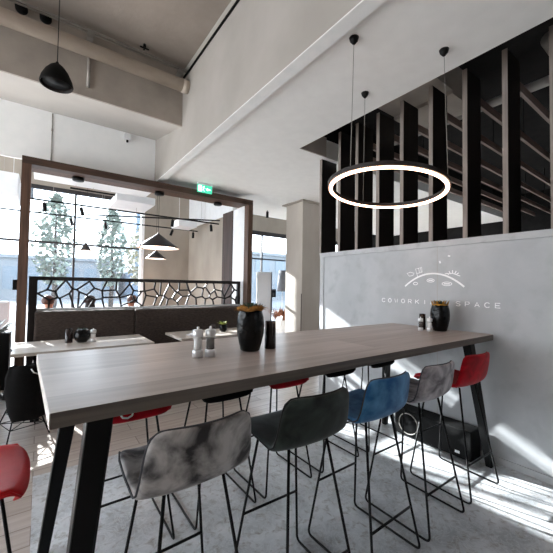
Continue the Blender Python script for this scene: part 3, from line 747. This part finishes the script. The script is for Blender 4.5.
def make_stool(fab, pip, label, seat_lab=None):
    t = thing('bar_stool', label, 'bar stool', (0, 0, 0))
    b, rim = shell_mesh(); o = b.build('upholstered_shell', fab, t)
    so = o.modifiers.new('solid', 'SOLIDIFY'); so.thickness = .028; so.offset = 0
    bv = o.modifiers.new('sub', 'SUBSURF'); bv.levels = 1; bv.render_levels = 2
    MB().tube(rim, .0042, 6, closed=True).build('piping', pip, o)
    un = MB().box(-.125, .125, -.09, .15, .752, .768, .004)
    un.build('seat_plate', M['black'], t)
    for s in (-1, 1):
        X = s * .215; xt = s * .115
        def arcpts(p0, p1, p2, n=5, r=.035):
            p0, p1, p2 = Vector(p0), Vector(p1), Vector(p2); a = p1 + (p0 - p1).normalized() * r; c = p1 + (p2 - p1).normalized() * r
            return [a * (1 - u) ** 2 + p1 * 2 * u * (1 - u) + c * u * u for u in [i / n for i in range(n + 1)]]
        fr, rr_ = (X, .235, .009), (X, -.235, .009)
        ft, rt = (xt, .14, .760), (xt, -.105, .760)
        pts = [ft] + arcpts(ft, fr, rr_) + arcpts(fr, rr_, rt) + [rt]
        MB().tube(pts, .0068, 8).build('leg_loop', M['black'], t)
    def on(a, b_, z): u = (z - a[2]) / (b_[2] - a[2]); return [a[i] + (b_[i] - a[i]) * u for i in range(3)]
    for (ya, yt, z) in ((.235, .14, .325), (-.235, -.105, .245)):
        l = on((-.215, ya, .009), (-.115, yt, .756), z); r = on((.215, ya, .009), (.115, yt, .756), z)
        MB().tube([l, r], .0065, 8).build('footrest_bar', M['black'], t)
    return t
protos = {
 'grey': make_stool(M['greyv'], M['pipinglight'], 'x'), 'green': make_stool(M['green'], M['pipingdark'], 'x'),
 'blue': make_stool(M['blue'], M['pipinglight'], 'x'), 'grey2': make_stool(M['greyv2'], M['pipinglight'], 'x'),
 'red': make_stool(M['red'], M['red'], 'x'), 'leather': make_stool(M['red_leather'], M['red_leather'], 'x'),
 'black': make_stool(M['blackfab'], M['pipingdark'], 'x')}
used = set()
def stool(kind, x, y, rz, label, group):
    o = place(protos[kind], kind not in used, (x, y, 0), rz, label, group); used.add(kind); return o
G1, G2 = 'bar stools on the near side of the high table', 'bar stools on the far side of the high table'
stool('grey', .485, 1.27, 0.03, 'marbled grey velvet bar stool, nearest stool with its back to the viewer', G1)
stool('green', 1.045, 1.265, -0.02, 'dark green velvet bar stool between the marbled grey and blue ones', G1)
stool('blue', 1.57, 1.265, 0.02, 'blue velvet bar stool on the near side of the high table', G1)
stool('grey2', 2.10, 1.265, 0.0, 'lilac-grey velvet bar stool between the blue and red ones', G1)
stool('red', 2.665, 1.27, -0.03, 'deep red velvet bar stool next to the concrete wall', G1)
stool('red', .46, 2.13, PI, 'deep red bar stool on the far side, leftmost under the tabletop', G2)
stool('black', 1.02, 2.13, PI, 'black bar stool on the far side, left of the dark red middle one', G2)
stool('red', 1.53, 2.13, PI, 'dark red bar stool in the middle of the far side', G2)
stool('black', 2.08, 2.13, PI, 'black bar stool on the far side, second from the concrete wall', G2)
stool('black', 2.65, 2.13, PI, 'black bar stool on the far side, nearest the concrete wall', G2)
stool('leather', -.255, 1.575, -PI / 2, 'bright red leather bar stool cut by the left edge, at the table end', 'bar stool at the table end')

# ------------------------------------------------------------------ things on the high table
def head_vase(x, y, rz, label, crown):
    t = thing('head_vase', label, 'vase', (x, y, 1.10), rz)
    def md(a, z):
        f = 1.0
        d = math.cos(a + PI / 2)   # face looks to -Y
        f += .05 * max(0, d) ** 6 * math.exp(-((z - .12) / .03) ** 2) * 1.6       # nose
        for s in (-.45, .45): f -= .07 * math.exp(-((a + PI / 2 - s + PI) % (2 * PI) - PI) ** 2 / .05) * math.exp(-((z - .155) / .02) ** 2)
        f += .04 * math.exp(-(((a + PI / 2 + PI) % (2 * PI) - PI) / .35) ** 2) * math.exp(-((z - .07) / .012) ** 2)
        f += .012 * math.sin(9 * a + 40 * z)
        return f
    MB().lathe([(.050, 0), (.058, .006), (.070, .05), (.081, .11), (.084, .155), (.080, .20), (.070, .235), (.066, .252), (.058, .252), (.058, .225)], seg=40, mod=md).build('vessel', M['ceramic'], t)
    if crown:
        c = MB(); c.lathe([(.068, .232), (.071, .252), (.064, .252), (.062, .232)], seg=32, cap=False)
        for k in range(9):
            a = 2 * PI * k / 9; c.leaf((.066 * math.cos(a), .066 * math.sin(a), .248), (math.cos(a) * .4, math.sin(a) * .4, 1), .04, .022)
        c.build('gold_crown', M['gold'], t)
        p = MB()
        for k in range(14):
            a = k * 2.4; r = .012 + .003 * k; p.leaf((r * math.cos(a) * .6, r * math.sin(a) * .6, .235), (math.cos(a) * .5, math.sin(a) * .5, 1), .055, .016)
        p.build('succulent', M['leaf'], t)
    else:
        c = MB()
        c.tube([((.066 + .004 * math.sin(5 * a)) * math.cos(a), (.066 + .004 * math.sin(3 * a)) * math.sin(a), .257 + .004 * math.sin(4 * a)) for a in [2 * PI * k / 30 for k in range(30)]], .015, 8, closed=True)
        for k in range(70):
            a = random.uniform(0, 2 * PI); c.leaf((.064 * math.cos(a), .064 * math.sin(a), .252 + random.uniform(0, .012)), (math.cos(a), math.sin(a), random.uniform(-.3, .35)), random.uniform(.02, .045), .004, .0015, .008)
        c.build('moss_wreath', M['moss'], t)
        p = MB()
        for k in range(30):
            a = k * 2.4; r = .005 + .0016 * k; el = 1.7 - k * .045
            p.leaf((r * math.cos(a), r * math.sin(a), .25), (math.cos(a), math.sin(a), el), .05, .017, .004)
        p.build('succulent', M['leaf'], t)
    return t
head_vase(1.045, 1.70, -.35, 'black glazed head-shaped vase with orange moss wreath, centre of the high table', False)
head_vase(3.035, 1.565, -.9, 'black head-shaped vase with a gold crown, by the concrete wall', True)
def mill(x, y, fill, z, label, h=.16, r=.028, group='grinders on the high table'):
    t = thing('pepper_mill', label, 'grinder', (x, y, z), 0, group); k = h / .16
    MB().lathe([(r, 0), (r, .035 * k), (r * .9, .04 * k)], seg=20).build('base', M['chrome'], t)
    cb = MB().lathe([(r * .88, .0405 * k), (r * .88, .11 * k)], seg=20).build('clear_body', M['acryl'], t)
    MB().lathe([(r * .74, .041 * k), (r * .74, .1 * k)], seg=16).build('filling', fill, cb)
    MB().lathe([(r * .9, .1105 * k), (r, .115 * k), (r, .143 * k), (r * .8, .149 * k), (r * .2, .15 * k), (r * .25, .158 * k), (r * .2, .165 * k)], seg=20).build('cap', M['chrome'], t)
mill(.705, 1.69, M['salt'], 1.10, 'clear steel-capped salt grinder left of the centre vase')
mill(.772, 1.675, M['pepper'], 1.10, 'steel-capped pepper grinder with dark filling left of the centre vase')
mill(2.875, 1.665, M['pepper'], 1.10, 'small pepper grinder in the group by the crowned vase, leftmost', .125, .022)
mill(2.915, 1.60, M['salt'], 1.10, 'clear salt grinder in the group by the crowned vase, nearest', .13, .024)
def candle(x, y, z, r, h, label):
    t = thing('candle_glass', label, 'candle holder', (x, y, z))
    MB().lathe([(r * 1.0, 0), (r * 1.02, .004), (r * .93, h), (r * .85, h), (r * .9, h * .35), (r * .9, .012)], seg=24).build('smoked_glass', M['amber'], t)
    MB().lathe([(r * .80, .0135), (r * .80, h * .55)], seg=20).build('candle', M['wax'], t.children[0])
candle(1.19, 1.695, 1.10, .036, .17, 'tall smoked glass candle holder right of the centre vase')
candle(2.985, 1.71, 1.10, .030, .15, 'dark smoked glass candle holder behind the grinders by the crowned vase')

# ------------------------------------------------------------------ speaker on floor
t = thing('bass_speaker', 'long low black speaker box standing on the floor by the concrete wall', 'speaker', (3.02, 1.66, 0))
MB().box(0, .19, -.37, .37, .012, .265, .008).build('cabinet', M['blackmatte'], t)
MB().tube([(-.004, .21, .14), (-.004, .21, .14001)], .09, 8)
b = MB(); b.tube([(-.006, .215 + .1 * math.cos(a), .14 + .1 * math.sin(a)) for a in [2 * PI * k / 36 for k in range(36)]], .005, 8, closed=True); b.build('woofer_ring', M['galv'], t)
b = MB(); b.tube([(-.003, .215, .14), (.0, .215, .14)], .09, 28); b.build('woofer_cone', M['black'], t)
MB().box(-.003, .0, -.275, -.235, .05, .072).build('badge', M['white'], t)
for y in (-.3, .3): MB().box(.03, .15, y - .02, y + .02, 0, .012).build('foot', M['black'], t)

# ------------------------------------------------------------------ lounge tables and items
def lounge_table(x0, x1, y0, y1, label):
    t = thing('lounge_table', label, 'table', (x0, y0, 0), 0, 'lounge tables in front of the sofa')
    MB().box(0, x1 - x0, 0, y1 - y0, .715, .75, .003).build('tabletop', M['lounge_top'], t)
    for x in (.22, x1 - x0 - .22):
        MB().box(x - .03, x + .03, .2, y1 - y0 - .2, .02, .714).build('leg', M['blackmatte'], t)
        MB().box(x - .04, x + .04, .06, y1 - y0 - .06, 0, .0195).build('foot', M['blackmatte'], t)
lounge_table(-.225, 1.215, 4.32, 5.13, 'pale wood lounge table behind the left end of the high table')
lounge_table(1.60, 2.95, 4.40, 5.13, 'pale wood lounge table behind the middle of the high table')
candle(.312, 4.82, .75, .042, .175, 'brown glass candle holder on the left lounge table')
mill(.57, 4.76, M['salt'], .75, 'steel grinder right of the round black pot on the left lounge table', .165, .036, 'grinders on the lounge table')
def pot(x, y, r, label, leafm, n, L_):
    t = thing('potted_plant', label, 'potted plant', (x, y, .75))
    MB().lathe([(r * .55, 0), (r * .9, r * .4), (r, r * .95), (r * .85, r * 1.5), (r * .66, r * 1.75), (r * .58, r * 1.7)], seg=24).build('pot', M['ceramic'], t)
    p = MB()
    for k in range(n):
        a = k * 2.4; p.leaf((r * .3 * math.cos(a), r * .3 * math.sin(a), r * 1.65), (math.cos(a), math.sin(a), random.uniform(.5, 2)), L_ * random.uniform(.7, 1.1), L_ * .3, .004, .01)
    p.build('foliage', leafm, t)
pot(.452, 4.80, .092, 'round black pot with low dark foliage on the left lounge table', M['leaf'], 14, .05)
pot(2.42, 4.78, .066, 'small black pot with yellow-green leaves on the right lounge table', M['leafy'], 26, .085)
candle(2.25, 4.80, .75, .036, .12, 'small pale candle glass beside the yellow-green plant')
o = MB().lathe([(.06, 0), (.11, .012), (.108, .016), (.06, .005)], (1.86, 4.62, .75), 28).build('plate', M['white']); tag(o, 'white plate on the right lounge table', 'plate')

# black wire-leg chairs
def make_chair(label):
    t = thing('shell_chair', label, 'chair', (0, 0, 0))
    prof = [(.22, .44, .20), (.20, .46, .23), (.05, .45, .24), (-.12, .45, .24), (-.18, .50, .235), (-.215, .62, .225), (-.235, .74, .20), (-.24, .79, .15)]
    b = MB(); g = []
    for vi, (y, z, hw) in enumerate(prof):
        w = max(0, min(1, (-y - .1) / .1)); row = []
        for k in range(11):
            u = -1 + .2 * k; row.append(b.bm.verts.new((u * hw, y + w * .09 * u * u, z + (1 - w) * .03 * u * u - (.03 * abs(u) ** 4 if vi == 7 else 0))))
        g.append(row)
    for r0, r1 in zip(g, g[1:]):
        for k in range(10): f = b.bm.faces.new((r0[k], r0[k + 1], r1[k + 1], r1[k])); f.smooth = True
    o = b.build('seat_shell', M['blackfab'], t); so = o.modifiers.new('solid', 'SOLIDIFY'); so.thickness = .03; so.offset = 0
    sb = o.modifiers.new('sub', 'SUBSURF'); sb.levels = 1; sb.render_levels = 1
    for sx in (-1, 1):
        for sy in (-1, 1): MB().tube([(sx * .08, sy * .07, .43), (sx * .21, sy * .21, .008)], .008, 8).build('leg', M['black'], t)
    w = MB()
    for z, q in ((.14, .168), (.26, .131)):
        P = [(-q, -q, z), (q, -q, z), (q, q, z), (-q, q, z)]
        for i in range(4): w.tube([P[i], P[(i + 1) % 4]], .0045, 6)
        w.tube([P[0], P[2]], .0045, 6); w.tube([P[1], P[3]], .0045, 6)
    w.build('wire_bracing', M['black'], t)
    return t
ch = make_chair('x')
GC = 'black shell chairs at the lounge tables'
place(ch, True, (-.10, 4.06, 0), .35, 'black shell chair with a black jacket over it, left of the high table', GC)
for x, y, a, lab in ((.98, 4.22, 0.0, 'black shell chair pushed to the right end of the left lounge table'), (1.82, 4.25, .1, 'black shell chair at the left end of the right lounge table'),
                     (2.55, 4.25, -.1, 'black shell chair at the right end of the right lounge table'), (-.62, 4.40, .9, 'black wire-legged shell chair at the left edge of the photo')):
    place(ch, False, (x, y, 0), a, lab, GC)
# jacket on chair
t = thing('jacket', 'black jacket draped over the chair left of the high table, hanging low', 'jacket', (-.10, 4.06, 0), .35)
t.scale = ch.scale = (.82, .82, .86)
b = MB(); n = 22; rows = []
for (z, hw, dy, th) in ((.835, .17, -.225, .03), (.82, .21, -.215, .06), (.72, .235, -.235, .075), (.55, .235, -.255, .08), (.38, .225, -.265, .085), (.27, .2, -.27, .06)):
    ring = []
    for k in range(n):
        a = 2 * PI * k / n; wob = 1 + .07 * math.sin(3 * a + z * 9) + .04 * math.sin(7 * a)
        ring.append(b.bm.verts.new((hw * math.cos(a) * wob, dy - .03 + th * math.sin(a) * wob + .05 * math.cos(a) ** 2, z + .01 * math.sin(5 * a))))
    rows.append(ring)
for A_, B2 in zip(rows, rows[1:]):
    for k in range(n): f = b.bm.faces.new((A_[k], A_[(k + 1) % n], B2[(k + 1) % n], B2[k])); f.smooth = True
b.bm.faces.new(rows[0][::-1]); b.bm.faces.new(rows[-1]); bmesh.ops.recalc_face_normals(b.bm, faces=b.bm.faces)
b.build('jacket_body', M['blackfab'], t)
MB().tube([(.2, -.27, .74), (.24, -.29, .6), (.23, -.31, .42), (.2, -.31, .30)], .05, 12, radii=[.045, .05, .045, .036]).build('sleeve', M['blackfab'], t)
MB().tube([(-.04, -.315, .80), (-.02, -.335, .76), (.03, -.345, .735)], .007, 8).build('collar_clasp', M['chrome'], t)

# left edge planter and low sideboard
t = thing('planter_box', 'black planter with silvery foliage at the left edge', 'planter', (-.52, 6.05, 0))
MB().box(-.28, .20, -.2, .2, 0, .78, .01).build('box', M['blackmatte'], t)
b = MB()
for k in range(110):
    a = random.uniform(0, 2 * PI); r = random.uniform(0, .16)
    b.leaf((r * 1.3 * math.cos(a) - .04, r * math.sin(a), .78), (math.cos(a), math.sin(a), random.uniform(.6, 2.5)), random.uniform(.12, .3), .05, .003, .06)
b.build('foliage', M['silver_leaf'], t)
t = thing('service_counter', 'low dark counter with a pale top at the left edge', 'counter', (-.62, 5.25, 0))
MB().box(-.5, .2, -.25, .25, 0, .66, .005).build('body', M['blackmatte'], t)
MB().box(-.52, .22, -.27, .27, .661, .69, .003).build('worktop', M['lounge_top'], t)
o = MB().box(-.95, -.42, 7.2, 7.5, .0, 1.16, .01).build('cabinet', M['greypanel']); tag(o, 'pale grey cabinet beyond the silvery foliage at the left edge', 'cabinet')

# ------------------------------------------------------------------ office area seen between portal and column
t = thing('office_partition', 'tall grey-white acoustic partition standing between portal and column', 'partition', (5.02, 7.5, 0))
MB().box(-.235, .225, -.03, .03, .02, 1.89, .008).build('panel', M['greypanel'], t)
MB().box(.226, .25, -.035, .035, .02, 1.90).build('edge_frame', M['winframe'], t)
for x in (-.15, .15): MB().box(x - .03, x + .03, -.2, .2, 0, .019).build('foot', M['black'], t)
t = thing('office_desk', 'white office desk beyond the acoustic partition', 'desk', (5.9, 7.9, 0))
MB().box(-.75, .75, -.35, .35, .72, .75, .004).build('desktop', M['white'], t)
for x in (-.68, .68):
    for y in (-.3, .3): MB().box(x - .02, x + .02, y - .02, y + .02, 0, .719).build('leg', M['white'], t)
t = thing('monitor', 'small dark monitor on the white desk', 'monitor', (5.60, 7.95, .75))
MB().box(-.16, .16, -.012, .012, .42, .66, .004).build('screen', M['screen'], t)
MB().box(-.02, .02, -.01, .01, .01, .42).build('stand', M['black'], t); MB().box(-.1, .1, -.08, .08, 0, .01).build('foot', M['black'], t)
t = thing('table_lamp', 'grey tall-shaded lamp beside the monitor', 'lamp', (5.83, 7.72, .75))
MB().lathe([(.17, .60), (.11, 1.22)], seg=28, cap=False).build('lamp_shade', M['greyshade'], t).modifiers.new('s', 'SOLIDIFY').thickness = .006
MB().tube([(0, 0, .01), (0, 0, 1.2)], .01, 8).build('pole', M['chrome'], t); MB().lathe([(.1, 0), (.1, .015)], seg=24).build('foot', M['chrome'], t)
t = thing('grass_planter', 'white pot with russet ornamental grass near the column', 'potted plant', (5.28, 7.0, 0))
MB().lathe([(.16, 0), (.19, .60), (.17, .60), (.16, .5)], seg=28).build('pot', M['white'], t)
b = MB()
for k in range(260):
    a = random.uniform(0, 2 * PI); r = random.uniform(0, .14)
    b.leaf((r * math.cos(a), r * math.sin(a), .52), (math.cos(a) * .6, math.sin(a) * .6, random.uniform(.7, 2.2)), random.uniform(.3, .62), .022, .003, .12)
b.build('grass', M['redplant'], t)
t = thing('white_shell_chair', 'white shell chair in front of the column', 'chair', (4.72, 6.6, 0), .6)
prof = [(.22, .44, .20), (.20, .46, .23), (.05, .45, .24), (-.12, .45, .24), (-.18, .50, .235), (-.215, .62, .225), (-.235, .72, .19), (-.24, .76, .13)]
b = MB(); g = []
for vi, (y, z, hw) in enumerate(prof):
    w = max(0, min(1, (-y - .1) / .1)); g.append([b.bm.verts.new((u * hw, y + w * .09 * u * u, z + (1 - w) * .03 * u * u)) for u in [-1 + .2 * k for k in range(11)]])
for r0, r1 in zip(g, g[1:]):
    for k in range(10): f = b.bm.faces.new((r0[k], r0[k + 1], r1[k + 1], r1[k])); f.smooth = True
so = b.build('seat_shell', M['white'], t).modifiers.new('s', 'SOLIDIFY'); so.thickness = .012
for sx in (-1, 1):
    for sy in (-1, 1): MB().tube([(sx * .08, sy * .07, .44), (sx * .21, sy * .21, .0)], .01, 8).build('leg', M['chrome'], t)

# ------------------------------------------------------------------ outdoors
struct('ground', MB().box(-80, 80, 9.2, 200, -.15, -.05), M['outground'], 'pale paving outside the windows')
o = struct('road', MB().box(-80, 80, 15.0, 17.0, -.05, -.045), M['asphalt'], 'street outside the windows')
b = MB(); P = [(-200, -1)]
for k in range(41): P.append((-200 + 10 * k, 16 + 8 * math.sin(k * .55) + 5 * math.sin(k * 1.3)))
P.append((200, -1)); b.prism(P, 196, 199.5, 'Y'); struct('hills', b, M['hill'], 'hazy hills on the horizon')
def tree(x, y, h, r, leafm, label, name='broadleaf_tree'):
    t = thing(name, label, 'tree', (x, y, -.05), 0, 'trees outside the window')
    MB().tube([(0, 0, 0), (.05, 0, h * .3), (0, .05, h * .6), (0, 0, h * .85)], .1, 8, radii=[.14, .1, .07, .03]).build('trunk', M['bark'], t)
    b = MB(); rr = random.Random(int(x * 100))
    for k in range(900):
        a = rr.uniform(0, 2 * PI); zz = rr.uniform(0, 1); R_ = r * math.sin(PI * (zz * .86 + .12)) ** .8 * math.sqrt(rr.uniform(.05, 1))
        c = (R_ * math.cos(a), R_ * math.sin(a), h * .28 + zz * h * .72)
        d = (rr.uniform(-1, 1), rr.uniform(-1, 1), rr.uniform(-1, 1)); b.leaf(c, d, .24, .17, .006, .03)
    b.build('crown', leafm, t)
tree(.50, 17.8, 5.5, .85, M['treeleaf'], 'tall leafy green tree outside, left behind the first window pane')
tree(3.1, 19.5, 5.6, .75, M['treeleaf'], 'narrow green tree outside, middle of the window view')
tree(5.2, 21.5, 5.4, 1.0, M['treeleaf2'], 'pale yellowing tree outside, right of the window view')
def building(x0, x1, y0, y1, h, m, label, nx_, nz_):
    t = thing('building', label, 'building', ((x0 + x1) / 2, y0, -.05), 0, 'buildings across the street')
    w = (x1 - x0) / 2
    MB().box(-w, w, 0, y1 - y0, 0, h).build('wall', m, t); MB().box(-w - .2, w + .2, -.2, y1 - y0 + .2, h, h + .3).build('roof', M['facade_w'], t)
    sx = 2 * w / nx_; sz = h / nz_
    for i in range(nx_):
        for j in range(nz_):
            f = MB().box(-w + sx * (i + .15), -w + sx * (i + .85), -.06, -.01, sz * (j + .25), sz * (j + .8)).build('window', M['facade_g'], t)
building(7.5, 17, 34, 44, 11.5, M['facade'], 'pale blue building across the street, behind the yellowing tree', 5, 3)
building(-3, 6.5, 38, 46, 3.8, M['facade_w'], 'low white building across the street behind the trees', 6, 1)
building(18.5, 40, 30, 42, 5.0, M['facade_w'], 'white building seen through the window by the column', 8, 2)
building(-26, -4.5, 36, 48, 3.6, M['facade_w'], 'low white building at the far left outside', 8, 1)
t = thing('sun_blocker', 'unseen flat slab added outside to keep sun off the left window panes', 'sun blocker', (-2.6, 9.25, 0))  # added out of view to block sun through the left panes
MB().box(-3.6, 2.35, 0, 4.0, 4.25, 4.45).build('blocker_slab', M['facade_w'], t)
for x in (-3.4, -1.2): MB().tube([(x, 3.8, -.05), (x, 3.8, 4.25)], .06, 10).build('post', M['winframe'], t)

# ------------------------------------------------------------------ world, sun, camera
w = bpy.data.worlds.new('World'); scene.world = w; w.use_nodes = True
nt = w.node_tree; bg = nt.nodes['Background']
tc = nt.nodes.new('ShaderNodeTexCoord'); sx = nt.nodes.new('ShaderNodeSeparateXYZ'); cr = nt.nodes.new('ShaderNodeValToRGB')
cr.color_ramp.elements[0].position = 0.0; cr.color_ramp.elements[0].color = (0.92, 0.96, 1.0, 1)
cr.color_ramp.elements[1].position = 0.7; cr.color_ramp.elements[1].color = (0.72, 0.84, 1.0, 1)
nt.links.new(tc.outputs['Generated'], sx.inputs[0]); nt.links.new(sx.outputs['Z'], cr.inputs['Fac']); nt.links.new(cr.outputs['Color'], bg.inputs['Color'])
bg.inputs['Strength'].default_value = 3.4
sd = bpy.data.lights.new('sun', 'SUN'); sd.energy = 13.0; sd.angle = math.radians(0.6); sd.color = (1.0, 0.985, 0.96)
so = bpy.data.objects.new('sun', sd); COL.objects.link(so)
az = math.radians(14.5); d = Vector((math.tan(az), -1.0, -0.412))
so.rotation_euler = d.to_track_quat('-Z', 'Y').to_euler(); so.location = (-5, 25, 14)

f = 325.0; H = 1.49
yaw, pitch, roll = math.radians(-36.0), math.radians(1.78), math.radians(0.88)
F = Vector((-math.sin(yaw) * math.cos(pitch), math.cos(yaw) * math.cos(pitch), math.sin(pitch)))
R0 = Vector((math.cos(yaw), math.sin(yaw), 0)); U0 = R0.cross(F)
R = R0 * math.cos(roll) + U0 * math.sin(roll); U = -R0 * math.sin(roll) + U0 * math.cos(roll)
cd = bpy.data.cameras.new('camera'); cam = bpy.data.objects.new('camera', cd); COL.objects.link(cam)
cam.matrix_world = Matrix(((R.x, U.x, -F.x, 0), (R.y, U.y, -F.y, 0), (R.z, U.z, -F.z, H), (0, 0, 0, 1)))
cd.sensor_width = 36; cd.lens = f / 553 * 36; cd.clip_start = .05; cd.clip_end = 500
scene.camera = cam
vs = scene.view_settings
vs.view_transform = 'Standard'; vs.look = 'None'; vs.gamma = 1; vs.use_curve_mapping = False; vs.exposure = 1.2
